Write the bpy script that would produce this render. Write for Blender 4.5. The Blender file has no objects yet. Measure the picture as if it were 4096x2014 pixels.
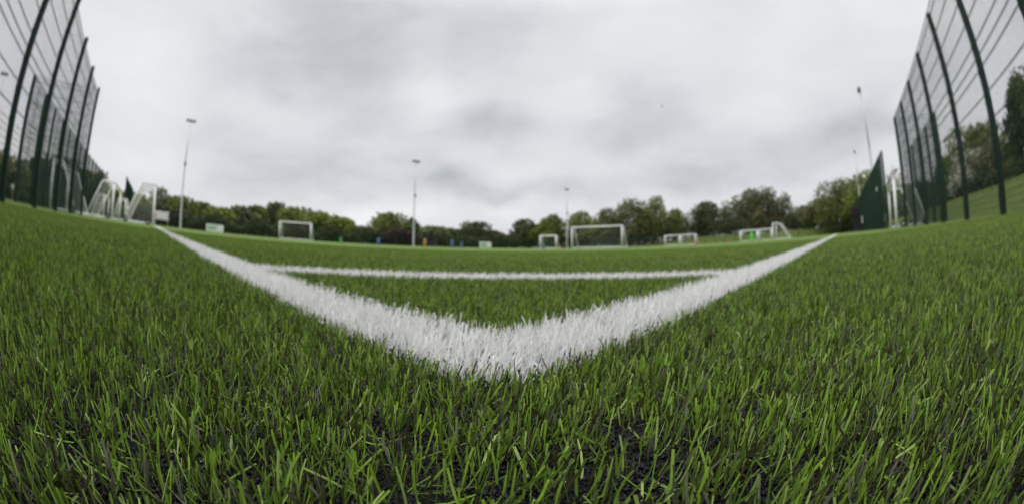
import bpy, math, random
import numpy as np
from mathutils import Vector, Matrix

random.seed(11)
rng = np.random.default_rng(7)
R = math.radians
scn = bpy.context.scene
COL = scn.collection

# ------------------------------------------------------------------ camera
CAM_H = 0.083
cd = bpy.data.cameras.new('camera')
cam = bpy.data.objects.new('camera', cd)
COL.objects.link(cam)
scn.camera = cam
cam.location = (0, 0, CAM_H)
cam.rotation_euler = (math.pi / 2 + R(10.3), 0, 0)
cd.type = 'PANO'
cd.panorama_type = 'FISHEYE_EQUISOLID'
cd.fisheye_lens = 15.764
cd.fisheye_fov = R(200)
cd.sensor_fit = 'HORIZONTAL'
cd.sensor_width = 36
cd.shift_x = -0.0208
cd.shift_y = -0.168
cd.clip_start = 0.004
cd.clip_end = 3000
cd.lens = 15.764
cd.dof.use_dof = True
cd.dof.focus_distance = 0.185
cd.dof.aperture_fstop = 10.8

# ------------------------------------------------------------------ view
vs = scn.view_settings
vs.view_transform = 'Standard'
vs.look = 'None'
vs.exposure = 0.40
vs.gamma = 1.0

# ------------------------------------------------------------------ sun + sky
SUN_EL, SUN_AZ = R(52), R(-150)      # azimuth clockwise from +Y
sl = bpy.data.lights.new('sun', 'SUN')
sl.energy = 0.7
sl.angle = R(25)
sl.color = (1.0, 0.97, 0.93)
so = bpy.data.objects.new('sun', sl)
COL.objects.link(so)
sd = Vector((math.sin(SUN_AZ) * math.cos(SUN_EL), math.cos(SUN_AZ) * math.cos(SUN_EL), math.sin(SUN_EL)))
so.rotation_euler = sd.to_track_quat('Z', 'Y').to_euler()
so.location = (0, 0, 50)

w = bpy.data.worlds.new('World')
scn.world = w
w.use_nodes = True
nt = w.node_tree
nt.nodes.clear()


def N(tree, kind, **kw):
    n = tree.nodes.new(kind)
    for k, v in kw.items():
        if k.startswith('i_'):
            n.inputs[k[2:]].default_value = v
        else:
            setattr(n, k, v)
    return n


def math_node(tree, op, a, b=None, clamp=False):
    n = tree.nodes.new('ShaderNodeMath')
    n.operation = op
    n.use_clamp = clamp
    for i, v in enumerate((a, b)):
        if v is None:
            continue
        if isinstance(v, (int, float)):
            n.inputs[i].default_value = v
        else:
            tree.links.new(v, n.inputs[i])
    return n.outputs[0]


def build_sky():
    L = nt.links.new
    out = N(nt, 'ShaderNodeOutputWorld')
    tc = N(nt, 'ShaderNodeTexCoord')
    d = tc.outputs['Generated']
    sep = N(nt, 'ShaderNodeSeparateXYZ')
    L(d, sep.inputs[0])
    zc = math_node(nt, 'MAXIMUM', sep.outputs[2], 0.0)
    den = math_node(nt, 'ADD', zc, 0.20)
    px = math_node(nt, 'DIVIDE', sep.outputs[0], den)
    py = math_node(nt, 'DIVIDE', sep.outputs[1], den)
    cmb = N(nt, 'ShaderNodeCombineXYZ')
    L(px, cmb.inputs[0])
    L(py, cmb.inputs[1])
    n1 = N(nt, 'ShaderNodeTexNoise')
    n1.inputs['Scale'].default_value = 0.55
    n1.inputs['Detail'].default_value = 5.0
    n1.inputs['Roughness'].default_value = 0.45
    n1.inputs['Distortion'].default_value = 0.5
    L(cmb.outputs[0], n1.inputs['Vector'])
    n2 = N(nt, 'ShaderNodeTexNoise')
    n2.inputs['Scale'].default_value = 1.7
    n2.inputs['Detail'].default_value = 8.0
    n2.inputs['Roughness'].default_value = 0.58
    L(cmb.outputs[0], n2.inputs['Vector'])
    # direction warped by noise so that the cloud masses get ragged edges
    nw = N(nt, 'ShaderNodeTexNoise')
    nw.inputs['Scale'].default_value = 5.0
    nw.inputs['Detail'].default_value = 4.0
    L(d, nw.inputs['Vector'])
    wv = N(nt, 'ShaderNodeVectorMath', operation='SUBTRACT')
    L(nw.outputs['Color'], wv.inputs[0])
    wv.inputs[1].default_value = (0.5, 0.5, 0.5)
    ws = N(nt, 'ShaderNodeVectorMath', operation='SCALE')
    L(wv.outputs[0], ws.inputs[0])
    ws.inputs['Scale'].default_value = 0.16
    wd = N(nt, 'ShaderNodeVectorMath', operation='ADD')
    L(d, wd.inputs[0])
    L(ws.outputs[0], wd.inputs[1])
    v = math_node(nt, 'MULTIPLY', math_node(nt, 'SUBTRACT', n1.outputs[0], 0.5), 0.46)
    v = math_node(nt, 'ADD', v, math_node(nt, 'MULTIPLY', math_node(nt, 'SUBTRACT', n2.outputs[0], 0.5), 0.34))
    n3 = N(nt, 'ShaderNodeTexNoise')
    n3.inputs['Scale'].default_value = 4.2
    n3.inputs['Detail'].default_value = 6.0
    n3.inputs['Roughness'].default_value = 0.52
    n3.inputs['Distortion'].default_value = 0.35
    mp = N(nt, 'ShaderNodeMapping')
    mp.inputs['Scale'].default_value = (0.8, 0.8, 1.7)
    mp.inputs['Location'].default_value = (3.1, 0.4, 1.2)
    L(d, mp.inputs['Vector'])
    L(mp.outputs[0], n3.inputs['Vector'])
    v = math_node(nt, 'ADD', v, math_node(nt, 'MULTIPLY', math_node(nt, 'SUBTRACT', n3.outputs[0], 0.5), 0.56))
    v = math_node(nt, 'ADD', v, SKY_BASE)
    for az, el, rad, sx, amp in CLOUDS:
        # elliptical cloud mass: squash the direction along azimuth before measuring
        c = Vector((math.sin(R(az)) * math.cos(R(el)), math.cos(R(az)) * math.cos(R(el)), math.sin(R(el))))
        e = Vector((math.cos(R(az)), -math.sin(R(az)), 0))
        u = c.cross(e)
        df = N(nt, 'ShaderNodeVectorMath', operation='SUBTRACT')
        L(wd.outputs[0], df.inputs[0])
        df.inputs[1].default_value = c
        de = N(nt, 'ShaderNodeVectorMath', operation='DOT_PRODUCT')
        L(df.outputs[0], de.inputs[0])
        de.inputs[1].default_value = e / (sx * math.sin(R(rad)))
        du = N(nt, 'ShaderNodeVectorMath', operation='DOT_PRODUCT')
        L(df.outputs[0], du.inputs[0])
        du.inputs[1].default_value = u / math.sin(R(rad))
        dc = N(nt, 'ShaderNodeVectorMath', operation='DOT_PRODUCT')
        L(d, dc.inputs[0])
        dc.inputs[1].default_value = c
        q = math_node(nt, 'ADD', math_node(nt, 'MULTIPLY', de.outputs['Value'], de.outputs['Value']),
                      math_node(nt, 'MULTIPLY', du.outputs['Value'], du.outputs['Value']))
        g = math_node(nt, 'EXPONENT', math_node(nt, 'MULTIPLY', q, -1.0))
        g = math_node(nt, 'MULTIPLY', g, math_node(nt, 'GREATER_THAN', dc.outputs['Value'], 0.0))
        v = math_node(nt, 'ADD', v, math_node(nt, 'MULTIPLY', g, amp))
    ramp = N(nt, 'ShaderNodeValToRGB')
    e = ramp.color_ramp.elements
    e[0].position = 0.0
    e[0].color = (0.30, 0.32, 0.345, 1)
    e[1].position = 1.0
    e[1].color = (0.74, 0.74, 0.74, 1)
    m = ramp.color_ramp.elements.new(0.45)
    m.color = (0.565, 0.575, 0.595, 1)
    L(v, ramp.inputs[0])
    # overcast sky is brighter overhead than at the horizon
    zen = N(nt, 'ShaderNodeMapRange')
    zen.inputs['From Min'].default_value = 0.5
    zen.inputs['From Max'].default_value = 1.0
    zen.inputs['To Min'].default_value = 1.0
    zen.inputs['To Max'].default_value = 3.0
    L(sep.outputs[2], zen.inputs['Value'])
    cz = N(nt, 'ShaderNodeVectorMath', operation='SCALE')
    L(ramp.outputs[0], cz.inputs[0])
    L(zen.outputs[0], cz.inputs['Scale'])
    sky = N(nt, 'ShaderNodeTexSky', sky_type='NISHITA')
    sky.sun_disc = False
    sky.sun_elevation = SUN_EL
    sky.sun_rotation = SUN_AZ
    b1 = N(nt, 'ShaderNodeBackground')
    b1.inputs[1].default_value = 0.06
    L(sky.outputs[0], b1.inputs[0])
    b2 = N(nt, 'ShaderNodeBackground')
    L(cz.outputs[0], b2.inputs[0])
    mx = N(nt, 'ShaderNodeMixShader')
    mx.inputs[0].default_value = 0.96
    L(b1.outputs[0], mx.inputs[1])
    L(b2.outputs[0], mx.inputs[2])
    L(mx.outputs[0], out.inputs[0])


SKY_BASE = 0.475
# azimuth, elevation, angular radius, sideways stretch, brightness
CLOUDS = [
    (-14, 19.0, 3.6, 1.4, 0.36), (-5.5, 16.5, 2.8, 1.6, -0.22), (-27, 24, 8, 1.7, -0.26), (-8, 29, 5, 1.6, -0.10),
    (-10, 7.4, 1.8, 4.5, -0.24), (-22, 4.0, 1.5, 4.5, 0.34), (-2, 4.8, 1.2, 4.0, 0.26), (22, 8.5, 1.6, 5.0, -0.16), (8, 7.2, 1.5, 4.5, -0.16),
    (16, 14, 4, 3.2, -0.16), (35, 27, 8, 2.0, 0.16), (10, 27, 6, 1.6, 0.12), (-55, 20, 9, 1.4, 0.18),
    (-42, 11, 3.0, 3.0, -0.12), (-50, 7, 2, 3.0, 0.10), (45, 12, 3.0, 3.0, -0.16), (30, 4.5, 1.4, 3.0, 0.12),
    (-36, 15, 3, 2.0, 0.08), (62, 20, 8, 1.4, 0.05), (-28, 9.5, 1.6, 3.5, -0.12),
]
build_sky()

# ------------------------------------------------------------------ frame of the pitch
# s runs along the left (goal) line, t along the right (touch) line; both lines meet in the corner by the camera
AU, AV = R(-50.2), R(39.8)
U = np.array([math.sin(AU), math.cos(AU)])
V = np.array([math.sin(AV), math.cos(AV)])


def ST(s, t, z=0.0):
    p = U * s + V * t
    return (float(p[0]), float(p[1]), z)


def AZ(az, d, z=0.0):
    return (d * math.sin(R(az)), d * math.cos(R(az)), z)


ROT_U = math.atan2(U[1], U[0])      # local x along +s, local y along -t
ROT_V = math.atan2(V[1], V[0])      # local x along +t, local y along +s


# ------------------------------------------------------------------ helpers
def tag(o, label=None, cat=None, group=None, kind=None):
    for k, v in (('label', label), ('category', cat), ('group', group), ('kind', kind)):
        if v:
            o[k] = v
    return o


def thing(name, label, cat, loc=(0, 0, 0), rz=0.0, group=None):
    o = bpy.data.objects.new(name, None)
    o.empty_display_size = 0.2
    COL.objects.link(o)
    o.location = loc
    o.rotation_euler = (0, 0, rz)
    return tag(o, label, cat, group)


def link(name, me, parent=None, mat=None):
    o = bpy.data.objects.new(name, me)
    COL.objects.link(o)
    if parent:
        o.parent = parent
    if mat and not me.materials:
        me.materials.append(mat)
    return o


class MB:
    def __init__(self):
        self.v, self.f = [], []

    def quad(self, a, b, c, d):
        n = len(self.v)
        self.v += [tuple(a), tuple(b), tuple(c), tuple(d)]
        self.f.append((n, n + 1, n + 2, n + 3))

    def box(self, x0, x1, y0, y1, z0, z1):
        n = len(self.v)
        self.v += [(x0, y0, z0), (x1, y0, z0), (x1, y1, z0), (x0, y1, z0), (x0, y0, z1), (x1, y0, z1), (x1, y1, z1), (x0, y1, z1)]
        self.f += [(n, n + 3, n + 2, n + 1), (n + 4, n + 5, n + 6, n + 7), (n, n + 1, n + 5, n + 4),
                   (n + 1, n + 2, n + 6, n + 5), (n + 2, n + 3, n + 7, n + 6), (n + 3, n, n + 4, n + 7)]

    def tube(self, p0, p1, r0, r1=None, seg=8, caps=True):
        r1 = r0 if r1 is None else r1
        p0, p1 = Vector(p0), Vector(p1)
        d = (p1 - p0).normalized()
        a = Vector((0, 0, 1)) if abs(d.z) < 0.9 else Vector((1, 0, 0))
        e = d.cross(a).normalized()
        g = d.cross(e)
        n = len(self.v)
        for p, r in ((p0, r0), (p1, r1)):
            for k in range(seg):
                th = 2 * math.pi * k / seg + math.pi / seg
                self.v.append(tuple(p + (e * math.cos(th) + g * math.sin(th)) * r))
        for k in range(seg):
            k2 = (k + 1) % seg
            self.f.append((n + k, n + k2, n + seg + k2, n + seg + k))
        if caps:
            self.f.append(tuple(n + k for k in range(seg))[::-1])
            self.f.append(tuple(n + seg + k for k in range(seg)))

    def lathe(self, prof, seg=12, c=(0, 0, 0)):
        n = len(self.v)
        for r, z in prof:
            for k in range(seg):
                th = 2 * math.pi * k / seg
                self.v.append((c[0] + r * math.cos(th), c[1] + r * math.sin(th), c[2] + z))
        for i in range(len(prof) - 1):
            for k in range(seg):
                k2 = (k + 1) % seg
                a = n + i * seg
                self.f.append((a + k, a + k2, a + seg + k2, a + seg + k))
        self.f.append(tuple(n + k for k in range(seg))[::-1])
        self.f.append(tuple(n + (len(prof) - 1) * seg + k for k in range(seg)))

    def mesh(self, name, mat=None, smooth=False):
        me = bpy.data.meshes.new(name)
        me.from_pydata(self.v, [], self.f)
        if mat:
            me.materials.append(mat)
        if smooth:
            me.polygons.foreach_set('use_smooth', [True] * len(me.polygons))
        me.update()
        return me

    def build(self, name, mat, parent=None, smooth=False):
        return link(name, self.mesh(name, mat, smooth), parent)


def np_mesh(name, verts, faces, mat, col=None, smooth=False):
    """verts (n,3), faces (m,k) all of k corners, col (n,3) per vertex"""
    me = bpy.data.meshes.new(name)
    n, (m, k) = len(verts), faces.shape
    me.vertices.add(n)
    me.vertices.foreach_set('co', np.ascontiguousarray(verts, np.float32).ravel())
    me.loops.add(m * k)
    me.loops.foreach_set('vertex_index', np.ascontiguousarray(faces, np.int32).ravel())
    me.polygons.add(m)
    me.polygons.foreach_set('loop_start', np.arange(0, m * k, k, dtype=np.int32))
    if smooth:
        me.polygons.foreach_set('use_smooth', np.ones(m, bool))
    me.update(calc_edges=True)
    if col is not None:
        at = me.attributes.new('tint', 'FLOAT_COLOR', 'POINT')
        c4 = np.ones((n, 4), np.float32)
        c4[:, :3] = col
        at.data.foreach_set('color', c4.ravel())
    me.materials.append(mat)
    return me


# ------------------------------------------------------------------ materials
def new_mat(name):
    m = bpy.data.materials.new(name)
    m.use_nodes = True
    return m, m.node_tree, m.node_tree.nodes['Principled BSDF']


def plain(name, col, rough=0.5, metal=0.0, var=0.15, scale=3.0, spec=0.5):
    """paint / plastic / metal with slight wear"""
    m, t, b = new_mat(name)
    tc = N(t, 'ShaderNodeTexCoord')
    nz = N(t, 'ShaderNodeTexNoise')
    nz.inputs['Scale'].default_value = scale
    nz.inputs['Detail'].default_value = 5
    t.links.new(tc.outputs['Object'], nz.inputs['Vector'])
    r = N(t, 'ShaderNodeValToRGB')
    r.color_ramp.elements[0].position = 0.3
    r.color_ramp.elements[1].position = 0.75
    r.color_ramp.elements[0].color = tuple(c * (1 - var) for c in col) + (1,)
    r.color_ramp.elements[1].color = tuple(min(1, c * (1 + var)) for c in col) + (1,)
    t.links.new(nz.outputs[0], r.inputs[0])
    t.links.new(r.outputs[0], b.inputs['Base Color'])
    b.inputs['Roughness'].default_value = rough
    b.inputs['Metallic'].default_value = metal
    b.inputs['Specular IOR Level'].default_value = spec
    return m


def tinted(name, rough, trans, spec=0.4):
    """colour comes from the per-piece tint; a part of the light passes through"""
    m, t, b = new_mat(name)
    a = N(t, 'ShaderNodeAttribute', attribute_name='tint')
    t.links.new(a.outputs['Color'], b.inputs['Base Color'])
    b.inputs['Roughness'].default_value = rough
    b.inputs['Specular IOR Level'].default_value = spec
    if trans > 0:
        tr = N(t, 'ShaderNodeBsdfTranslucent')
        t.links.new(a.outputs['Color'], tr.inputs[0])
        mx = N(t, 'ShaderNodeMixShader')
        mx.inputs[0].default_value = trans
        t.links.new(b.outputs[0], mx.inputs[1])
        t.links.new(tr.outputs[0], mx.inputs[2])
        t.links.new(mx.outputs[0], t.nodes['Material Output'].inputs[0])
    return m


def turf_mat(name, stops, scales, rough=0.9, bump=0.0, bscale=60):
    m, t, b = new_mat(name)
    g = N(t, 'ShaderNodeNewGeometry')
    nz = N(t, 'ShaderNodeTexNoise')
    nz.inputs['Scale'].default_value = scales[0]
    nz.inputs['Detail'].default_value = 6
    nz.inputs['Roughness'].default_value = 0.65
    t.links.new(g.outputs['Position'], nz.inputs['Vector'])
    n2 = N(t, 'ShaderNodeTexNoise')
    n2.inputs['Scale'].default_value = scales[1]
    n2.inputs['Detail'].default_value = 3
    t.links.new(g.outputs['Position'], n2.inputs['Vector'])
    v = math_node(t, 'ADD', math_node(t, 'MULTIPLY', nz.outputs[0], 0.55), math_node(t, 'MULTIPLY', n2.outputs[0], 0.45))
    r = N(t, 'ShaderNodeValToRGB')
    el = r.color_ramp.elements
    el[0].position, el[0].color = stops[0][0], stops[0][1] + (1,)
    el[1].position, el[1].color = stops[-1][0], stops[-1][1] + (1,)
    for p, c in stops[1:-1]:
        el.new(p).color = c + (1,)
    t.links.new(v, r.inputs[0])
    t.links.new(r.outputs[0], b.inputs['Base Color'])
    b.inputs['Roughness'].default_value = rough
    b.inputs['Specular IOR Level'].default_value = 0.1
    if bump:
        bp = N(t, 'ShaderNodeBump')
        bp.inputs['Strength'].default_value = bump
        bp.inputs['Distance'].default_value = 0.004
        n3 = N(t, 'ShaderNodeTexVoronoi')
        n3.inputs['Scale'].default_value = bscale
        t.links.new(g.outputs['Position'], n3.inputs['Vector'])
        t.links.new(n3.outputs[0], bp.inputs['Height'])
        t.links.new(bp.outputs[0], b.inputs['Normal'])
    return m


M = {
    'blade': tinted('turf_fibre', 0.40, 0.25, 0.36),
    'crumb': tinted('rubber_crumb', 0.5, 0.0, 0.28),
    'leaf': tinted('leaf', 0.6, 0.35, 0.3),
    'infill': turf_mat('rubber_infill', [(0.3, (0.006, 0.006, 0.008)), (0.7, (0.02, 0.02, 0.024))], (90, 400), 0.6, 1.0, 420),
    'pitch': turf_mat('far_turf', [(0.35, (0.09, 0.145, 0.030)), (0.5, (0.12, 0.18, 0.042)), (0.68, (0.148, 0.21, 0.052))], (0.35, 6.0)),
    'grass_bank': turf_mat('bank_grass', [(0.35, (0.055, 0.082, 0.016)), (0.5, (0.085, 0.115, 0.024)), (0.7, (0.12, 0.14, 0.035))], (0.5, 4.0)),
    'line': turf_mat('white_turf', [(0.3, (0.62, 0.62, 0.60)), (0.7, (0.74, 0.74, 0.72))], (3, 40)),
    'green_post': plain('green_coated_steel', (0.006, 0.024, 0.015), 0.55, spec=0.25),
    'green_wire': plain('green_coated_wire', (0.010, 0.034, 0.022), 0.6, spec=0.25),
    'white_metal': plain('white_painted_metal', (0.84, 0.85, 0.86), 0.4, var=0.05),
    'net': plain('net_cord', (0.50, 0.50, 0.46), 0.8, var=0.1),
    'wheel': plain('black_rubber', (0.012, 0.012, 0.013), 0.7),
    'galv': plain('galvanised_steel', (0.62, 0.64, 0.65), 0.5, 0.3, var=0.1),
    'lamp': plain('lamp_housing', (0.10, 0.105, 0.11), 0.5),
    'lamp_glass': plain('lamp_glass', (0.35, 0.36, 0.38), 0.15),
    'black_net': plain('black_netting', (0.008, 0.008, 0.009), 0.9, scale=8),
    'bark': plain('bark', (0.07, 0.055, 0.04), 0.9, var=0.4, scale=6),
    'board_white': plain('white_board', (0.72, 0.74, 0.73), 0.5, var=0.05),
    'board_green': plain('green_print', (0.16, 0.42, 0.17), 0.5, var=0.1),
    'board_pale': plain('pale_print', (0.50, 0.56, 0.50), 0.5, var=0.1),
    'banner': plain('pale_banner', (0.68, 0.62, 0.66), 0.7, var=0.12, scale=2),
    'banner_red': plain('red_print', (0.45, 0.10, 0.14), 0.7),
    'banner_blue': plain('blue_print', (0.10, 0.16, 0.30), 0.7),
    'wood': plain('pine_post', (0.32, 0.20, 0.08), 0.7, var=0.25),
    'sign_green': plain('sign_green', (0.18, 0.32, 0.26), 0.5),
}
for nm, c in (('lime', (0.09, 0.62, 0.06)), ('green', (0.05, 0.28, 0.06)), ('blue', (0.06, 0.12, 0.22)), ('orange', (0.34, 0.18, 0.06)), ('red', (0.42, 0.05, 0.035)), ('rust', (0.30, 0.09, 0.04))):
    M['cone_' + nm] = plain('cone_plastic_' + nm, c, 0.5, var=0.06)

# ------------------------------------------------------------------ ground, pitch
def smooth01(x):
    x = np.clip(x, 0, 1)
    return x * x * (3 - 2 * x)


def terrain(s, t):
    s, t = np.asarray(s, float), np.asarray(t, float)
    side = (-5.9 - s) / 7.0
    end = np.minimum((t - 101.5) / 9.0, 1.0) * smooth01((62 - s) / 26)
    z = 1.78 * smooth01(np.maximum(side, end))
    z = z + 0.35 * smooth01((-9 - t) / 18) * smooth01((s - 5) / 10)
    bump = 0.08 * np.sin(s * 0.31 + 1) * np.sin(t * 0.27) * smooth01(z)
    return z + bump - 0.03


sl_ = np.concatenate([np.linspace(-900, -60, 10), np.linspace(-50, -14, 10), np.linspace(-13, -5, 17), np.linspace(0, 70, 15), np.linspace(80, 300, 8), np.linspace(400, 1000, 5)])
tl_ = np.concatenate([np.linspace(-900, -60, 8), np.linspace(-45, -6, 14), np.linspace(0, 98, 30), np.linspace(101, 113, 13), np.linspace(120, 300, 10), np.linspace(400, 1100, 5)])
SS, TT = np.meshgrid(sl_, tl_, indexing='ij')
gp = SS[..., None] * U + TT[..., None] * V
gv = np.concatenate([gp, terrain(SS, TT)[..., None]], -1).reshape(-1, 3)
ni, nj = SS.shape
ii, jj = np.meshgrid(np.arange(ni - 1), np.arange(nj - 1), indexing='ij')
gf = np.stack([ii * nj + jj, (ii + 1) * nj + jj, (ii + 1) * nj + jj + 1, ii * nj + jj + 1], -1).reshape(-1, 4)[:, ::-1]
tag(link('ground', np_mesh('ground', gv, gf, M['grass_bank'], smooth=True)), kind='structure')

# artificial pitch: bed of black crumb round the corner, and the sheet of turf seen from far away round it
NEAR = 9.0
mb = MB()
ring = 96
mb.v = [(0, 0, 0)] + [((NEAR + 0.2) * math.cos(2 * math.pi * k / ring), (NEAR + 0.2) * math.sin(2 * math.pi * k / ring), 0) for k in range(ring)]
mb.f = [(0, 1 + k, 1 + (k + 1) % ring) for k in range(ring)]
tag(mb.build('infill_bed', M['infill']), kind='structure')


def rect_hit(dx, dy):
    """distance from the origin to the border of the pitch sheet in that direction"""
    ds, dt = dx * U[0] + dy * U[1], dx * V[0] + dy * V[1]
    best = 1e9
    for lim, q in ((67.4, ds), (-5.4, ds), (99.9, dt), (-6.6, dt)):
        if abs(q) > 1e-9 and lim / q > 0:
            best = min(best, lim / q)
    return best


mb = MB()
angs = sorted([2 * math.pi * k / 240 for k in range(240)] + [math.atan2(ST(s, t)[1], ST(s, t)[0]) % (2 * math.pi) for s in (67.4, -5.4) for t in (99.9, -6.6)])
rows = [0, 0.05, 0.2, 0.5, 1.0]
for a in angs:
    dx, dy = math.cos(a), math.sin(a)
    q = rect_hit(dx, dy)
    i0 = min(NEAR, q - 0.02)
    for r in rows:
        d = i0 + (q - i0) * r
        mb.v.append((dx * d, dy * d, 0.013))
nr = len(rows)
for k in range(len(angs)):
    k2 = (k + 1) % len(angs)
    for r in range(nr - 1):
        mb.f.append((k * nr + r, k * nr + r + 1, k2 * nr + r + 1, k2 * nr + r))
tag(mb.build('pitch', M['pitch']), kind='structure')

# ------------------------------------------------------------------ painted lines
LO, LI = 0.168, 0.265          # outer and inner edge of both lines, metres from the camera
ARC_C, ARC_R, ARC_W = 0.158, 0.925, 0.105


def line_mask(x, y, pad=0.0):
    s, t = x * U[0] + y * U[1], x * V[0] + y * V[1]
    cs, ct = LO + 0.028 - s, LO + 0.028 - t
    round_off = (cs > 0) & (ct > 0) & (np.hypot(cs, ct) > 0.028)
    l1 = (t > LO - pad) & (t < LI + pad) & (s > LO - pad)
    l2 = (s > LO - pad) & (s < LI + pad) & (t > LO - pad)
    rr = np.hypot(s - ARC_C, t - ARC_C)
    arc = (rr < ARC_R + pad) & (rr > ARC_R - ARC_W - pad) & (s > LO) & (t > LO)
    return (l1 | l2 | arc) & ~round_off


mb = MB()
for (s0, s1, t0, t1) in ((NEAR - 0.1, 62.2, LO, LI), (LO, LI, NEAR - 0.1, 58)):
    mb.quad(ST(s0, t0, 0.018), ST(s1, t0, 0.018), ST(s1, t1, 0.018), ST(s0, t1, 0.018))
tag(mb.build('line_marking', M['line']), kind='structure')

# ------------------------------------------------------------------ turf blades
def patch(x, y, k, ph):
    return np.sin(x * k + ph + 1.7 * np.sin(y * k * 0.6 + ph * 2)) * np.sin(y * k * 1.13 + 2.1 * ph + 1.3 * np.sin(x * k * 0.7))


def scatter(r0, r1, a0, a1, dens, tuft):
    """tufted roots in an annular sector, azimuth from +Y"""
    area = 0.5 * (r1 * r1 - r0 * r0) * (a1 - a0)
    n = int(area * dens / tuft)
    r = np.sqrt(rng.uniform(r0 * r0, r1 * r1, n))
    a = rng.uniform(a0, a1, n)
    x, y = r * np.sin(a), r * np.cos(a)
    keep = 0.82 + 0.17 * patch(x, y, 21, 0.4) + 0.16 * patch(x, y, 55, 2.2) - 0.40 * np.exp(-(((x + 0.02) / 0.06) ** 2 + ((y - 0.115) / 0.03) ** 2))
    k = rng.uniform(0, 1, n) < keep + 0.15
    x, y = x[k], y[k]
    tid = np.repeat(np.arange(len(x)), tuft)
    x = np.repeat(x, tuft) + rng.normal(0, 0.0036, len(tid))
    y = np.repeat(y, tuft) + rng.normal(0, 0.0036, len(tid))
    return x, y, tid


PAL = np.array([(0.230, 0.382, 0.038), (0.345, 0.465, 0.122), (0.116, 0.202, 0.024), (0.050, 0.053, 0.018), (0.130, 0.132, 0.095)])
PROB = [0.29, 0.11, 0.24, 0.27, 0.09]
PAL_MEAN = (PAL * np.array([0.42, 0.14, 0.24, 0.13, 0.07])[:, None]).sum(0)


def blades(x, y, length, width, segs, vee, white, lean=0.40, r=None):
    """returns verts, quads, tint for square-cut fibres"""
    n = len(x)
    L = length * np.clip(rng.normal(1.0, 0.26, n), 0.35, 1.55)
    W = width * rng.uniform(0.7, 1.25, n) * 0.5
    ph = rng.uniform(0, 2 * np.pi, n)
    th = np.abs(rng.normal(0, lean, n))
    thin = rng.uniform(0, 1, n) < 0.22
    W = np.where(thin, W * 0.5, W)
    flat = rng.uniform(0, 1, n) < 0.10
    th = np.where(flat, rng.uniform(0.9, 1.35, n), th)
    # the pile leans a little to one side
    lx = np.sin(th) * np.sin(ph) + 0.16
    ly = np.sin(th) * np.cos(ph) - 0.04
    lz = np.cos(th)
    q = np.sqrt(lx * lx + ly * ly + lz * lz)
    lx, ly, lz = lx / q, ly / q, lz / q
    bend = rng.normal(0, 0.11, n) + (rng.uniform(0, 1, n) < 0.14) * np.clip(rng.normal(0, 0.3, n), -0.5, 0.5)
    bph = rng.uniform(0, 2 * np.pi, n)
    bx, by = bend * np.sin(bph), bend * np.cos(bph)
    ps = rng.uniform(0, 2 * np.pi, n)
    wx, wy = np.cos(ps), np.sin(ps)
    # keep the width direction square to the spine
    dt = wx * lx + wy * ly
    wz = -dt * lz
    wx, wy = wx - dt * lx, wy - dt * ly
    q = np.sqrt(wx * wx + wy * wy + wz * wz) + 1e-6
    wx, wy, wz = wx / q, wy / q, wz / q
    nx, ny, nz = ly * wz - lz * wy, lz * wx - lx * wz, lx * wy - ly * wx
    across = (-1, 0, 1) if vee else (-1, 1)
    na = len(across)
    P = np.empty((n, segs + 1, na, 3), np.float32)
    slant = rng.normal(0, 0.012, n)
    for k in range(segs + 1):
        f = k / segs
        cx = x + L * (lx * f + bx * f * f)
        cy = y + L * (ly * f + by * f * f)
        cz = -0.001 + L * (lz * f - 0.35 * (bx * bx + by * by) * f * f)
        tw = W * (1.0 if f < 0.99 else 0.93)
        for j, a in enumerate(across):
            off = 0.0 if a else -0.30
            sl = slant * a * L * (1 if k == segs else 0)
            P[:, k, j, 0] = cx + a * tw * wx + off * tw * nx + sl * lx
            P[:, k, j, 1] = cy + a * tw * wy + off * tw * ny + sl * ly
            P[:, k, j, 2] = np.maximum(cz + a * tw * wz + off * tw * nz + sl * lz, 0.0012 * (k > 0))
    base = (np.arange(n) * ((segs + 1) * na))[:, None]
    fs = []
    for k in range(segs):
        for j in range(na - 1):
            fs.append(base + np.array([[k * na + j, k * na + j + 1, (k + 1) * na + j + 1, (k + 1) * na + j]]))
    F = np.concatenate(fs, 0)
    if white:
        c = np.array([0.90, 0.895, 0.88]) * rng.uniform(0.86, 1.04, (n, 1))
        dirty = rng.uniform(0, 1, n) < 0.05
        c[dirty] *= np.array([0.75, 0.72, 0.64])
    else:
        c = PAL[rng.choice(len(PAL), n, p=PROB)]
        if width > 0.003:      # one wide far blade stands for a bunch of several fibres
            c = 0.35 * c + 0.65 * PAL_MEAN
        c = c * rng.uniform(0.72, 1.22, (n, 1)) * (0.94 if width < 0.0012 else 1.02)
    C = np.repeat(c, (segs + 1) * na, 0)
    return P.reshape(-1, 3), F, C


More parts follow.
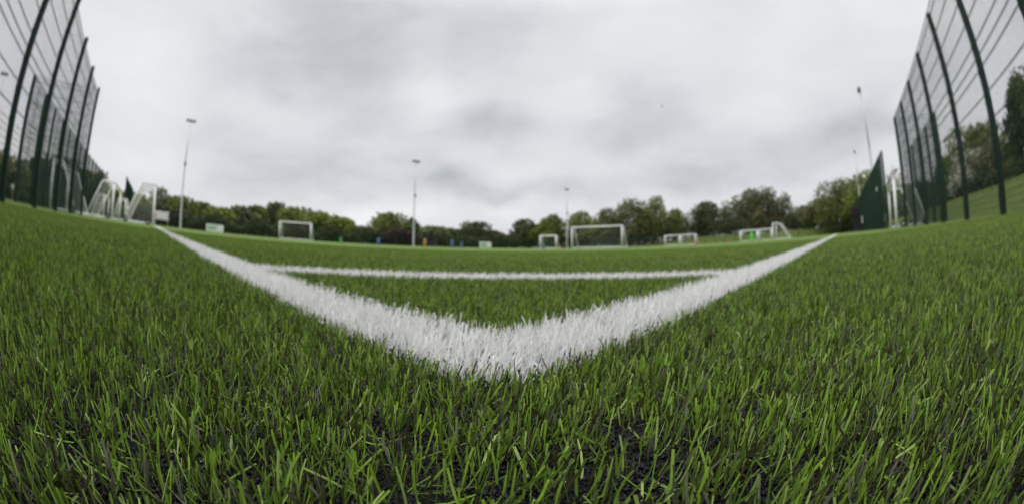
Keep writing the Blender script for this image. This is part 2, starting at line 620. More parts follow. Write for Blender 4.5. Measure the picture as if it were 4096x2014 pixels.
def turf():
    acc = {False: ([], [], []), True: ([], [], [])}
    count = {False: 0, True: 0}
    zones = [  # r0 r1 a0 a1 density tuft length width segs vee
        (0.02, 0.10, -math.pi, math.pi, 78000, 3, 0.0130, 0.00095, 4, True),
        (0.10, 0.42, -2.2, 2.2, 132000, 3, 0.0134, 0.00092, 3, True),
        (0.42, 1.1, -1.75, 1.75, 120000, 3, 0.0138, 0.00095, 2, False),
        (1.1, 2.6, -1.65, 1.65, 40000, 3, 0.0142, 0.0015, 1, False),
        (2.6, NEAR + 0.1, -1.6, 1.6, 5200, 2, 0.0150, 0.0042, 1, False),
    ]
    for r0, r1, a0, a1, dn, tuft, ln, wd, sg, vee in zones:
        x, y, tid = scatter(r0, r1, a0, a1, dn, tuft)
        jit = rng.normal(0, 0.0035, len(x)), rng.normal(0, 0.0035, len(x))
        on = line_mask(x + jit[0], y + jit[1])
        keep = (~on) & (np.hypot(x, y) > 0.03)
        v, f, c = blades(x[keep], y[keep], ln, wd, sg, vee, False)
        acc[False][0].append(v); acc[False][1].append(f + count[False]); acc[False][2].append(c)
        count[False] += len(v)
        # white fibres: the inlaid lines are stitched more densely
        area = 0.5 * (r1 * r1 - r0 * r0) * (a1 - a0)
        m = int(area * dn * (0.95 if r1 < 2 else 2.0))
        r = np.sqrt(rng.uniform(r0 * r0, r1 * r1, m))
        a = rng.uniform(a0, a1, m)
        x, y = r * np.sin(a), r * np.cos(a)
        on = line_mask(x, y)
        x, y = x[on] + rng.normal(0, 0.002, on.sum()), y[on] + rng.normal(0, 0.002, on.sum())
        if len(x):
            v, f, c = blades(x, y, ln * 1.18, wd * 1.0, sg, vee, True, lean=0.30)
            acc[True][0].append(v); acc[True][1].append(f + count[True]); acc[True][2].append(c)
            count[True] += len(v)
    for wh, nm in ((False, 'grass'), (True, 'line_fibre')):
        v, f, c = (np.concatenate(q, 0) for q in acc[wh])
        o = link(nm, np_mesh(nm, v, f, M['blade'], c))
        tag(o, 'short green artificial grass blades standing in black crumb' if not wh else 'dense white turf fibres of the corner lines and quarter circle',
            'grass' if not wh else 'line', kind='stuff')


turf()


def crumb():
    """angular rubber granules lying between the blades"""
    n_all = []
    for r0, r1, a0, a1, dn, sz in ((0.02, 0.24, -2.3, 2.3, 420000, 0.00095), (0.24, 0.6, -1.75, 1.75, 170000, 0.0013)):
        n = int(0.5 * (r1 * r1 - r0 * r0) * (a1 - a0) * dn)
        r = np.sqrt(rng.uniform(r0 * r0, r1 * r1, n))
        a = rng.uniform(a0, a1, n)
        n_all.append(np.stack([r * np.sin(a), r * np.cos(a), sz * rng.lognormal(0, 0.32, n)], 1))
    q = np.concatenate(n_all)
    n = len(q)
    o6 = np.array([(1, 0, 0), (-1, 0, 0), (0, 1, 0), (0, -1, 0), (0, 0, 1), (0, 0, -1)], float)
    P = o6[None] * rng.uniform(0.6, 1.3, (n, 6, 1)) + rng.normal(0, 0.28, (n, 6, 3))
    yaw = rng.uniform(0, 2 * np.pi, n)
    c, s = np.cos(yaw), np.sin(yaw)
    X = P[..., 0] * c[:, None] - P[..., 1] * s[:, None]
    Y = P[..., 0] * s[:, None] + P[..., 1] * c[:, None]
    P = np.stack([X, Y, P[..., 2] * 0.8], -1) * q[:, None, 2:3]
    z0 = rng.uniform(-0.0003, 0.0011, n) + 0.0009 * patch(q[:, 0], q[:, 1], 90, 1.0)
    P += np.stack([q[:, 0], q[:, 1], z0], -1)[:, None, :]
    tri = np.array([(0, 2, 4), (2, 1, 4), (1, 3, 4), (3, 0, 4), (2, 0, 5), (1, 2, 5), (3, 1, 5), (0, 3, 5)])
    F = (np.arange(n) * 6)[:, None, None] + tri[None]
    col = np.array([0.0065, 0.0065, 0.0085]) * rng.uniform(0.5, 1.8, (n, 1))
    odd = rng.uniform(0, 1, n)
    col = np.where((odd < 0.0009)[:, None], np.array([(0.30, 0.07, 0.03)]), col)
    col = np.where(((odd > 0.0009) & (odd < 0.0022))[:, None], np.array([(0.40, 0.38, 0.34)]), col)
    o = link('rubber_crumb', np_mesh('rubber_crumb', P.reshape(-1, 3), F.reshape(-1, 3), M['crumb'], np.repeat(col, 6, 0)))
    tag(o, 'loose black rubber granules between the nearest grass blades', 'rubber crumb', kind='stuff')


crumb()

# ------------------------------------------------------------------ fences
PANELS = {}
POSTS = {}


def panel_mesh(wd, ht, rebound=1.32):
    key = (round(wd, 2), ht)
    if key in PANELS:
        return PANELS[key]
    mb = MB()

    def bar(x0, x1, y, z0, z1, th):
        y0, y1 = y - th / 2, y + th / 2
        n = len(mb.v)
        mb.v.extend([(x0, y0, z0), (x1, y0, z0), (x1, y1, z0), (x0, y1, z0), (x0, y0, z1), (x1, y0, z1), (x1, y1, z1), (x0, y1, z1)])
        if x1 - x0 > z1 - z0:
            mb.f.extend([(n, n + 3, n + 2, n + 1), (n + 4, n + 5, n + 6, n + 7), (n, n + 1, n + 5, n + 4), (n + 2, n + 3, n + 7, n + 6)])
        else:
            mb.f.extend([(n, n + 1, n + 5, n + 4), (n + 1, n + 2, n + 6, n + 5), (n + 2, n + 3, n + 7, n + 6), (n + 3, n, n + 4, n + 7)])
    k = int(round(wd / 0.05))
    for i in range(k + 1):
        x = i * wd / k
        bar(x - 0.0023, x + 0.0023, 0, 0.03, ht - 0.02, 0.0044)
    zs = list(np.arange(0.05, rebound, 0.1)) + list(np.arange(rebound + 0.15, ht, 0.40))
    for z in zs:
        big = z > rebound
        for dy in (-0.0062, 0.0062):
            h = 0.0080 if big else 0.0035
            bar(0, wd, dy, z - h, z + h, 0.006)
    zj = ht * 0.55
    bar(0, wd, 0.0125, zj - 0.013, zj + 0.013, 0.006)
    bar(0, wd, 0, ht - 0.018, ht - 0.002, 0.012)
    PANELS[key] = mb.mesh('mesh_panel', M['green_wire'])
    return PANELS[key]


def post_mesh(ht):
    if ht not in POSTS:
        mb = MB()
        mb.box(-0.04, 0.04, -0.075, 0.035, -0.03, ht + 0.03)
        mb.box(-0.045, 0.045, -0.08, 0.04, ht + 0.03, ht + 0.045)          # cap
        mb.box(-0.03, 0.03, 0.035, 0.043, 0.1, ht - 0.05)                   # clamp bar
        for i in range(9):
            z = 0.3 + i * (ht - 0.6) / 8
            mb.box(-0.036, 0.036, 0.043, 0.052, z - 0.03, z + 0.03)         # clips
        POSTS[ht] = mb.mesh('post', M['green_post'])
    return POSTS[ht]


def fence(label, a, b, n, ht, name='mesh_fence', first=True, last=True):
    """mesh fence of n panels from point a to b (s,t)"""
    p, q = Vector(ST(*a)), Vector(ST(*b))
    d = q - p
    root = thing(name, label, 'fence', p, math.atan2(d.y, d.x), 'green mesh fences round the pitch')
    L = d.length
    sp = L / n
    pm, qm = panel_mesh(sp - 0.02, ht), post_mesh(ht)
    for i in range(n + 1):
        if (i == 0 and not first) or (i == n and not last):
            continue
        o = link('post', qm, root)
        o.location = (i * sp, 0.0, 0)
    for i in range(n):
        o = link('mesh_panel', pm, root)
        o.location = (i * sp + 0.01, 0.066, 0)
    return root


FH = 4.45
SP = 2.43
fence('tall green mesh fence running close along the left of the photo', (17.3 - 8 * SP, -3.12), (17.3, -3.12), 8, FH)
fence('short side of the left goal recess, green mesh beyond the near left fence', (17.32, -6.4), (17.32, -3.3), 1, FH, last=False)
fence('long green mesh fence at the back of the left recess behind the stored goals', (17.5, -6.42), (50.0, -6.42), 13, FH)
fence('green mesh wedge between the stored goals and the goal on the line', (50.2, -3.5), (67.3, -3.5), 7, FH)
fence('tall green mesh fence running close along the right of the photo', (-3.12, 19.46 - 9 * SP), (-3.12, 19.46), 9, FH)
fence('short side of the right goal recess seen through the near right fence', (-5.2, 19.5), (-3.3, 19.5), 1, FH, last=False)
fence('green mesh fence at the back of the right recess with the grass bank behind', (-5.22, 19.7), (-5.22, 27.2), 3, FH)
fence('long green mesh fence seen edge-on as a dark wedge right of the touchline', (-3.15, 27.4), (-3.15, 99.8), 29, FH)
fence('low dark mesh fence along the far side under the tree line', (67.5, -3.3), (67.5, 99.8), 41, 2.4)
fence('low dark mesh fence across the far end in front of the grass bank', (-2.9, 100.0), (67.3, 100.0), 28, 2.4)

# ------------------------------------------------------------------ goals
def goal(name, label, W, H, dt, db, loc, rz, group, pr=0.05, cell=0.12, cord=0.0042, wheels=False, netcol='net'):
    """local x along the mouth, y into the net, z up"""
    g = thing(name, label, 'goal', loc, rz, group)
    wm = M['white_metal']
    for x in (pr, W - pr):
        mb = MB()
        mb.tube((x, 0, 0), (x, 0, H - 2 * pr - 0.002), pr, seg=10)
        mb.build('post', wm, g, True)
    mb = MB()
    mb.tube((0, 0, H - pr), (W, 0, H - pr), pr * 1.02, seg=10)
    mb.build('crossbar', wm, g, True)
    for x in (pr, W - pr):
        mb = MB()
        rr = pr * 0.55
        mb.tube((x, pr, H - pr), (x, dt, H - pr), rr, seg=8)
        mb.tube((x, dt, H - pr), (x, db, rr * 2), rr, seg=8)
        mb.build('back_stay', wm, g, True)
    mb = MB()
    rr = pr * 0.8
    for x in (pr, W - pr):
        mb.tube((x, pr, rr + 0.01), (x, db, rr + 0.01), rr, seg=8)
    mb.tube((0, db + rr, rr + 0.012), (W, db + rr, rr + 0.012), rr, seg=8)
    mb.build('ground_frame', wm, g, True)
    # net
    mb = MB()
    c = cord / 2
    top = H - pr

    def yb(z):
        return db + (dt - db) * z / top

    def string(p, q):
        mb.tube(p, q, c, seg=3, caps=False)
    nx = int(W / cell)
    for i in range(nx + 1):
        x = i * W / nx
        string((x, 0, top), (x, dt, top))
        string((x, dt, top), (x, db, 0.03))
    nz = int(top / cell)
    for i in range(nz + 1):
        z = 0.03 + (top - 0.03) * i / nz
        sag = 0.03 * math.sin(i * 1.7)
        string((0, yb(z) + sag, z), (W, yb(z) + sag, z))
        for x in (0.01, W - 0.01):
            string((x, 0, z), (x, yb(z), z))
    ny = max(1, int(dt / cell))
    for i in range(ny + 1):
        string((0, dt * i / ny, top), (W, dt * i / ny, top))
    for i in range(int(db / cell) + 1):
        y = i * cell
        zt = top if y <= dt else top * (db - y) / max(db - dt, 1e-3)
        for x in (0.01, W - 0.01):
            if zt > 0.06:
                string((x, y, 0.02), (x, y, zt))
    mb.build('net', M[netcol], g)
    if wheels:
        for x in (-0.16, W + 0.16):
            for y in (0.35, db - 0.15):
                mb = MB()
                mb.tube((x - 0.07, y, 0.17), (x + 0.07, y, 0.17), 0.17, seg=14)
                wobj = mb.build('wheel', M['wheel'], g, False)
                hb = MB()
                hb.tube((x - 0.075, y, 0.17), (x + 0.075, y, 0.17), 0.06, seg=10)
                hb.build('hub', M['galv'], wobj)
    return g


GS = 'goals standing round the pitch'
goal('football_goal', 'full-size white goal standing at the far end of the left line', 7.32, 2.44, 0.95, 2.1, ST(28.1, 0.10), ROT_U, GS, 0.078, cord=0.0048, wheels=True)
goal('football_goal', 'tall white goal parked in the left recess, front level with the fence', 7.32, 2.44, 0.95, 2.1, ST(31.6, -3.15), ROT_U, GS, 0.078, cord=0.0038, wheels=True)
goal('football_goal', 'lower white goal tucked between the recess goals and the goal on the line', 3.66, 1.83, 0.7, 1.2, ST(39.6, -2.65), ROT_U, GS, 0.06)
goal('football_goal', 'lower white goal standing deep inside the left recess behind the tall one', 4.88, 1.9, 0.6, 1.3, ST(40.2, -4.9), ROT_U, GS, 0.06)
goal('football_goal', 'white goal turned round behind the near left fence in the recess', 4.88, 2.3, 0.6, 1.6, ST(27.4, -6.0), ROT_U + math.pi, GS, 0.075, wheels=True)
goal('football_goal', 'tall white goal parked in the right recess beside the dark fence wedge', 7.32, 2.44, 0.9, 1.75, ST(-3.66, 29.8), ROT_V + math.pi - math.atan2(0.56, 7.3), GS, 0.075, cord=0.0042, wheels=True)


def facing(azl, dl, azr, dr):
    p, q = Vector(AZ(azl, dl)), Vector(AZ(azr, dr))
    d = q - p
    return p, math.atan2(d.y, d.x), d.length


def free_goal(label, azl, dl, azr, dr, H, dt, db, pr=0.045, **kw):
    p, rz, W = facing(azl, dl, azr, dr)
    return goal('small_goal' if H < 1.5 else 'football_goal', label, W, H, dt, db, (p.x, p.y, 0.0), rz, GS, pr, **kw)


free_goal('white goal on the left half, alone between the green board and the mast', -32.85, 48.5, -28.6, 47.5, 1.85, 0.5, 1.3, 0.06)
free_goal('largest free-standing white goal, right of the centre of the photo', 4.85, 44.2, 11.4, 42.4, 2.13, 0.6, 1.6, 0.065)
free_goal('smallest single white goal left of the largest free-standing one', 0.8, 41.5, 2.95, 41.0, 1.25, 0.35, 0.9, 0.055)
free_goal('left one of two low white goals joined side by side near the red cone', 16.75, 53.0, 18.72, 52.4, 1.22, 0.3, 0.9, 0.055)
free_goal('right one of two low white goals, with the red cone at its corner', 18.8, 52.3, 20.8, 51.5, 1.22, 0.3, 0.9, 0.055)
free_goal('low white goal with the lime green cone in front of it', 26.55, 50.0, 28.83, 49.6, 1.24, 0.3, 0.8, 0.055)
free_goal('low white goal between the lime green cone and the goal seen side-on', 28.95, 49.6, 30.75, 49.3, 1.24, 0.3, 0.8, 0.055)
free_goal('white goal seen side-on with its net sloping down to the right', 31.35, 53.6, 30.9, 50.0, 1.83, 0.7, 1.85, 0.06)

# ------------------------------------------------------------------ floodlights
def mast(label, loc, rz, h=15.0, n=3, span=1.5, tilt=0.6, box=True):
    g = thing('floodlight_mast', label, 'floodlight', loc, rz, 'floodlight masts round the pitch')
    mb = MB()
    mb.box(-0.22, 0.22, -0.22, 0.22, -0.02, 0.03)
    for a in range(4):
        sx, sy = ((1, 1), (1, -1), (-1, 1), (-1, -1))[a]
        mb.tube((sx * 0.17, sy * 0.17, 0.03), (sx * 0.17, sy * 0.17, 0.09), 0.02, seg=6)
    mb.build('base_plate', M['galv'], g)
    mb = MB()
    mb.tube((0, 0, 0.03), (0, 0, h * 0.56), 0.15, 0.115, 14, False)
    mb.tube((0, 0, h * 0.56), (0, 0, h * 0.57), 0.135, 0.135, 14)
    mb.tube((0, 0, h * 0.57), (0, 0, h), 0.085, 0.055, 14)
    mb.build('pole', M['galv'], g, True)
    if box:
        mb = MB()
        mb.box(-0.16, 0.16, -0.26, -0.10, h * 0.58, h * 0.615)
        mb.build('bracket_box', M['lamp'], g)
    mb = MB()
    mb.box(-span / 2, span / 2, -0.045, 0.045, h, h + 0.09)
    mb.build('crossarm', M['galv'], g)
    for i in range(n):
        x = -span / 2 + 0.2 + i * (span - 0.4) / max(1, n - 1)
        lamp = bpy.data.objects.new('floodlight', None)
        COL.objects.link(lamp)
        lamp.parent = g
        lamp.location = (x, -0.12, h + 0.16)
        lamp.rotation_euler = (tilt, 0, 0)
        mb = MB()
        mb.box(-0.23, 0.23, -0.10, 0.08, -0.19, 0.19)
        mb.box(-0.19, 0.19, 0.08, 0.14, -0.14, 0.14)
        mb.box(-0.03, 0.03, 0.0, 0.05, -0.30, -0.19)
        mb.build('housing', M['lamp'], lamp)
        mb = MB()
        mb.box(-0.20, 0.20, -0.106, -0.1005, -0.16, 0.16)
        mb.build('glass', M['lamp_glass'], lamp)
    return g


def mast_at(label, az, el, h=15.0, **kw):
    d = h / math.tan(R(el))
    x, y, _ = AZ(az, d)
    s, t = x * U[0] + y * U[1], x * V[0] + y * V[1]
    z = max(float(terrain(s, t)), 0.0) if s < -5.5 or s > 67.6 else 0.0
    rz = ROT_V if s > 10 else ROT_V + math.pi
    return mast(label, (x, y, z), rz, h - z, **kw)


mast_at('leftmost tall floodlight mast, standing right of the goal on the left line', -46.2, 12.6)
mast_at('floodlight mast left of centre, between the blue cone and the orange cone', -15.3, 10.6)
mast_at('distant floodlight mast just left of the largest free-standing goal', 4.3, 7.4)
mast_at('nearer floodlight mast on the right with its head high over the dark wedge', 44.8, 16.5, tilt=0.75, box=False)
mast_at('farther small floodlight mast left of the dark wedge on the right', 42.75, 9.4, tilt=0.75, box=False)
mast_at('floodlight at the left edge of the photo, seen through the mesh', -75.2, 12.3)

# ------------------------------------------------------------------ bunched dividing nets
def bunched_net(label, loc, h, r, rz):
    g = thing('dividing_net', label, 'net', loc, rz, 'black dividing nets drawn to the fences')
    mb = MB()
    seg = 22
    prof = [(0.55, 1.0, 0.0), (0.62, 0.85, 0.05), (0.75, 0.62, 0.16), (0.9, 0.5, 0.4), (1.0, 0.42, 0.8), (1.0, 0.36, 0.93), (1.0, 0.22, 1.0)]
    for i, (sq, rad, z) in enumerate(prof):
        for k in range(seg):
            th = 2 * math.pi * k / seg
            rr = r * rad * (1 + 0.16 * math.sin(5 * th + i * 0.7) + 0.06 * math.sin(11 * th))
            off = 0.45 * r * (1 - z) ** 3 * 2
            mb.v.append((rr * math.cos(th) * 1.25 + off, rr * math.sin(th) * 0.8, z * h))
    for i in range(len(prof) - 1):
        for k in range(seg):
            k2 = (k + 1) % seg
            mb.f.append((i * seg + k, i * seg + k2, (i + 1) * seg + k2, (i + 1) * seg + k))
    mb.f.append(tuple((len(prof) - 1) * seg + k for k in range(seg)))
    mb.build('netting', M['black_net'], g, True)
    mb = MB()
    mb.tube((0, 0, h * 0.62), (0, 0, h * 0.66), r * 0.52, seg=12)
    mb.build('strap', M['wheel'], g)
    return g


bunched_net('black bunched net hanging at the left foot of the dark wedge', ST(-2.2, 58.5), 3.3, 1.0, -R(40))
bunched_net('narrow black bunched net standing behind the orange cone', AZ(-13.1, 82.5), 2.75, 0.9, 0)

# ------------------------------------------------------------------ cones, boards, signs
def cone(label, az, d, h, mat, tall=False):
    g = thing('marker_cone', label, 'cone', AZ(az, d), 0, 'coloured training cones on the pitch')
    w = 0.36 if not tall else 0.34
    b = MB()
    b.box(-w / 2, w / 2, -w / 2, w / 2, 0.0, 0.035)
    b.build('base', M[mat], g)
    b = MB()
    r0 = w * 0.42
    if tall:
        b.lathe([(r0, 0.035), (r0 * 1.02, h * 0.2), (r0 * 0.97, h * 0.7), (r0 * 0.8, h * 0.93), (r0 * 0.45, h)], 16)
    else:
        b.lathe([(r0, 0.035), (r0 * 0.86, h * 0.3), (r0 * 0.62, h * 0.65), (r0 * 0.38, h * 0.95), (r0 * 0.25, h)], 16)
    b.build('body', M[mat], g, True)
    return g


cone('green cone right of the lone goal on the left half', -24.7, 39, 0.50, 'cone_green')
cone('blue cone standing alone left of the central mast', -19.8, 40, 0.62, 'cone_blue', True)
cone('orange cone in front of the narrow black bunched net', -13.85, 40, 0.72, 'cone_orange', True)
cone('larger blue cone of the two left of the small board', -10.35, 39, 0.68, 'cone_blue', True)
cone('smaller blue cone of the two left of the small board', -9.15, 43, 0.58, 'cone_blue')
cone('blue cone in the mouth of the smallest single goal', 1.3, 40, 0.46, 'cone_blue')
cone('low rust coloured cone between the smallest goal and the largest one', 3.4, 44, 0.27, 'cone_rust')
cone('red cone at the right corner of the low paired goals', 20.95, 48, 0.40, 'cone_red')
cone('faint rust cone alone between the low paired goals and the lime cone', 24.8, 55, 0.40, 'cone_rust')
cone('lime green tall cone in front of a low white goal', 28.1, 44, 0.88, 'cone_lime', True)


def board(name, label, cat, p, q, z0, z1, bands, group=None):
    """upright board from p to q (xy), bands: (x fraction 0..1, z fraction 0..1, material)"""
    p, q = Vector(p), Vector(q)
    d = q - p
    g = thing(name, label, cat, (p.x, p.y, 0), math.atan2(d.y, d.x), group)
    L = d.length
    b = MB()
    b.box(0, L, -0.03, 0.03, z0, z1)
    b.build('panel', M['board_white'], g)
    for k, (x0, x1, a0, a1, m) in enumerate(bands):
        b = MB()
        b.box(x0 * L, x1 * L, -0.036 - 0.002 * k, -0.0305, z0 + a0 * (z1 - z0), z0 + a1 * (z1 - z0))
        b.build('print', M[m], g)
    for x in (0.08 * L, 0.92 * L):
        b = MB()
        b.box(x - 0.03, x + 0.03, 0.031, 0.09, 0.0, z1 - 0.05)
        b.build('leg', M['galv'], g)
    return g


def on_far_side(az, s=66.9):
    a = R(az) - AV
    d = s / -math.sin(a)
    return AZ(az, d)


board('advertising_board', 'white board with a green stripe standing left of the lone goal', 'board', on_far_side(-42.65), on_far_side(-40.3), 0.06, 1.10,
      [(0.07, 0.62, 0.36, 0.66, 'board_green'), (0.05, 0.62, 0.74, 0.9, 'board_pale'), (0.05, 0.5, 0.1, 0.28, 'board_pale')], 'boards along the far side')
board('advertising_board', 'small distant white and green board right of the blue cones', 'board', on_far_side(-6.85), on_far_side(-5.35), 0.06, 1.25,
      [(0.08, 0.6, 0.25, 0.65, 'board_green'), (0.08, 0.6, 0.72, 0.88, 'board_pale')], 'boards along the far side')
board('banner', 'pale pink banner between the goal on the line and the leftmost mast', 'banner', on_far_side(-49.9, 66.7), on_far_side(-47.8, 66.7), 0.85, 2.0,
      [(0.0, 1.0, 0.0, 1.0, 'banner'), (0.02, 0.12, 0.1, 0.55, 'banner_red'), (0.93, 1.0, 0.05, 0.9, 'banner_blue'), (0.25, 0.8, 0.35, 0.62, 'board_white')])

g = thing('sign_post', 'small sign on a wooden post behind the left fence', 'sign', AZ(-70.95, 38, 0.0), R(70))
b = MB(); b.box(-0.05, 0.05, -0.05, 0.05, 0, 1.05); b.build('post', M['wood'], g)
b = MB(); b.box(-0.17, 0.17, -0.075, -0.051, 0.72, 1.12); b.build('panel', M['sign_green'], g)
b = MB(); b.box(-0.13, 0.13, -0.081, -0.0755, 0.9, 1.08); b.build('print', M['board_white'], g)


def plate(label, t, z0, z1, wd):
    g = thing('notice_plate', label, 'notice', ST(-3.02, t), ROT_V, 'white notices on the dark fence')
    b = MB(); b.box(0, wd, 0.0, 0.008, z0, z1); b.build('panel', M['board_white'], g)
    b = MB(); b.box(wd * 0.12, wd * 0.88, 0.0085, 0.011, z0 + (z1 - z0) * 0.55, z0 + (z1 - z0) * 0.8); b.build('print', M['board_pale'], g)


plate('white notice low on the dark fence wedge above the bunched net', 54, 0.95, 1.75, 2.6)
plate('small white notice high on the dark fence wedge', 31.6, 2.6, 2.85, 0.9)

# ------------------------------------------------------------------ birds
BIRDS = [(17.27, 17.60), (20.28, 17.96), (22.09, 16.12), (38.38, 6.42)]      # azimuth, elevation


def bird(label, az, el, d, span, roll, head):
    """one small bird gliding: a single body surface with spread wings and a fan tail"""
    sec = [(-0.30, 0.004, 0.10), (-0.20, 0.012, 0.05), (-0.10, 0.040, 0.04), (0.02, 0.055, 0.05), (0.12, 0.045, 0.045), (0.19, 0.03, 0.03), (0.25, 0.006, 0.006)]
    mb = MB()
    for y, hz, wx in sec:
        wing = {0.02: 0.5, -0.10: 0.30, 0.12: 0.34}.get(y, wx)
        lift = 0.11 if wing > 0.2 else 0.0
        mb.v += [(-wing, y - (0.06 if wing > 0.2 else 0), lift), (-wx * 0.7, y, hz), (wx * 0.7, y, hz), (wing, y - (0.06 if wing > 0.2 else 0), lift), (wx * 0.6, y, -hz), (-wx * 0.6, y, -hz)]
    for i in range(len(sec) - 1):
        for k in range(6):
            k2 = (k + 1) % 6
            mb.f.append((i * 6 + k, i * 6 + k2, i * 6 + 6 + k2, i * 6 + 6 + k))
    mb.f += [(5, 4, 3, 2, 1, 0), tuple(len(sec) * 6 - 6 + k for k in range(6))]
    o = mb.build('bird', M['black_net'])
    o.location = AZ(az, d, d * math.tan(R(el)))
    o.rotation_euler = (R(10), roll, R(head))
    o.scale = (span,) * 3
    tag(o, label, 'bird', 'birds in the grey sky')


bird('darkest bird high right of centre, leftmost of the high three', BIRDS[0][0], BIRDS[0][1], 60, 0.50, 0.4, 40)
bird('faint bird above and between the other two high birds', BIRDS[1][0], BIRDS[1][1], 85, 0.40, -0.3, 70)
bird('small bird lowest and rightmost of the high three', BIRDS[2][0], BIRDS[2][1], 75, 0.42, 0.2, 20)
bird('lone low bird above the trees left of the dark wedge', BIRDS[3][0], BIRDS[3][1], 60, 0.45, -0.5, 110)

# ------------------------------------------------------------------ trees
GREENS = {
    'olive': [(0.100, 0.116, 0.034), (0.130, 0.140, 0.042), (0.068, 0.080, 0.026)],
    'spring': [(0.108, 0.140, 0.026), (0.138, 0.168, 0.034), (0.074, 0.096, 0.022)],
    'dark': [(0.052, 0.066, 0.027), (0.070, 0.086, 0.033), (0.036, 0.046, 0.022)],
    'brown': [(0.096, 0.100, 0.044), (0.122, 0.126, 0.056), (0.070, 0.070, 0.036)],
    'copper': [(0.050, 0.030, 0.030), (0.065, 0.042, 0.036), (0.040, 0.030, 0.024)],
    'grey': [(0.090, 0.100, 0.055), (0.120, 0.125, 0.075), (0.065, 0.072, 0.040)],
    'blossom': [(0.12, 0.125, 0.075), (0.36, 0.35, 0.29), (0.075, 0.09, 0.035)],
    'bare': [(0.130, 0.120, 0.085), (0.160, 0.150, 0.110), (0.090, 0.085, 0.055)],
}


def leaf_cards(centers, size, cols):
    n = len(centers)
    a = rng.normal(0, 1, (n, 3)); a /= np.linalg.norm(a, axis=1)[:, None]
    b = np.cross(a, rng.normal(0, 1, (n, 3))); b /= np.linalg.norm(b, axis=1)[:, None] + 1e-6
    sz = size * rng.uniform(0.6, 1.4, (n, 1))
    a, b = a * sz, b * sz * 0.62
    P = np.stack([centers - a, centers - a * 0.1 + b, centers + a, centers + a * 0.1 - b], 1)
    F = np.arange(n * 4).reshape(n, 4)
    return P.reshape(-1, 3), F, np.repeat(cols, 4, 0)


def crown_points(lobes, n, thin=0.0):
    """points through the volume of a set of ellipsoid lobes, more of them towards the rim"""
    lobes = np.array(lobes)
    vol = lobes[:, 3] * lobes[:, 4] * lobes[:, 5]
    k = rng.choice(len(lobes), n, p=vol ** 0.75 / (vol ** 0.75).sum())
    d = rng.normal(0, 1, (n, 3)); d /= np.linalg.norm(d, axis=1)[:, None]
    r = rng.uniform(0.18, 1.0, (n, 1)) ** 0.45
    wob = 1 + 0.16 * np.sin(d[:, :1] * 7 + k[:, None]) * np.sin(d[:, 2:] * 6 + 2 * k[:, None])
    return lobes[k, :3] + d * r * wob * lobes[k, 3:6], k


def tree(name, label, az, d, top_el, rad, colour, n=4200, leaf=0.30, base=0.06, conic=0.0, group='trees round the pitch', seed=0):
    """top_el: elevation of the highest leaves as seen from the corner"""
    x, y, _ = AZ(az, d)
    s, t = x * U[0] + y * U[1], x * V[0] + y * V[1]
    z0 = float(terrain(s, t))
    H = d * math.tan(R(top_el)) + CAM_H - z0
    root = thing(name, label, 'tree', (x, y, z0), 0, group)
    rs = random.Random(seed + int(az * 31))
    zb = H * base
    lobes = []
    nl = 11
    for i in range(nl):
        f = (i + 0.5) / nl
        a = i * 2.4 + rs.uniform(-0.4, 0.4)
        zz = zb + (H - zb) * (0.16 + 0.66 * f)
        prof = (math.sin(math.pi * min(1, 0.16 + 0.80 * f)) ** 0.6) * (1 - conic * f)
        rr = rad * prof * rs.uniform(0.42, 0.68)
        lr = rad * rs.uniform(0.30, 0.46) * (1 - 0.45 * conic * f)
        lobes.append((rr * math.cos(a), rr * math.sin(a), zz, lr, lr, min(lr * rs.uniform(0.75, 1.0), (H - zz))))
    lobes.append((rs.uniform(-0.2, 0.2) * rad, 0, H - (H - zb) * 0.16, rad * 0.34 * (1 - conic * 0.5), rad * 0.34 * (1 - conic * 0.5), (H - zb) * 0.16))
    lobes.append((0, 0, zb + (H - zb) * 0.42, rad * 0.62, rad * 0.62, (H - zb) * 0.38))
    lobes.append((0, 0, zb + (H - zb) * 0.22, rad * 0.72, rad * 0.72, (H - zb) * 0.22))
    P, k = crown_points(lobes, n)
    ok = P[:, 2] > max(0.15, zb * 0.5)
    P, k = P[ok], k[ok]
    pal = np.array(GREENS[colour])
    tone = np.array([rs.uniform(0.75, 1.25) for _ in lobes])
    pick = rng.choice(3, len(P), p=[0.5, 0.28, 0.22])
    if colour == 'blossom':
        clump = np.sin(P[:, 0] * 1.9 + 1) * np.sin(P[:, 1] * 1.7) * np.sin(P[:, 2] * 1.6 + 0.5)
        pick = np.where(clump > -0.15, np.where(rng.uniform(0, 1, len(P)) < 0.75, 1, 0), np.where(pick == 1, 0, pick))
    c = 1.6 * pal[pick] * tone[k][:, None] * rng.uniform(0.85, 1.15, (len(P), 1))
    v, f, cc = leaf_cards(P, leaf, c)
    link('crown', np_mesh('crown', v, f, M['leaf'], cc), root)
    mb = MB()
    r0 = max(0.10, H * 0.022)
    pts = [Vector((0, 0, -0.1))]
    for i in range(1, 5):
        pts.append(Vector((rs.uniform(-0.05, 0.05) * rad, rs.uniform(-0.05, 0.05) * rad, H * 0.19 * i)))
    for i in range(4):
        mb.tube(pts[i], pts[i + 1], r0 * (1 - 0.22 * i), r0 * (1 - 0.22 * (i + 1)), 8, False)
    for i, lb in enumerate(lobes[:9]):
        st = pts[1 + i % 3]
        mb.tube(st, lb[:3], r0 * 0.4, r0 * 0.12, 5, False)
    mb.build('trunk', M['bark'], root, True)
    return root


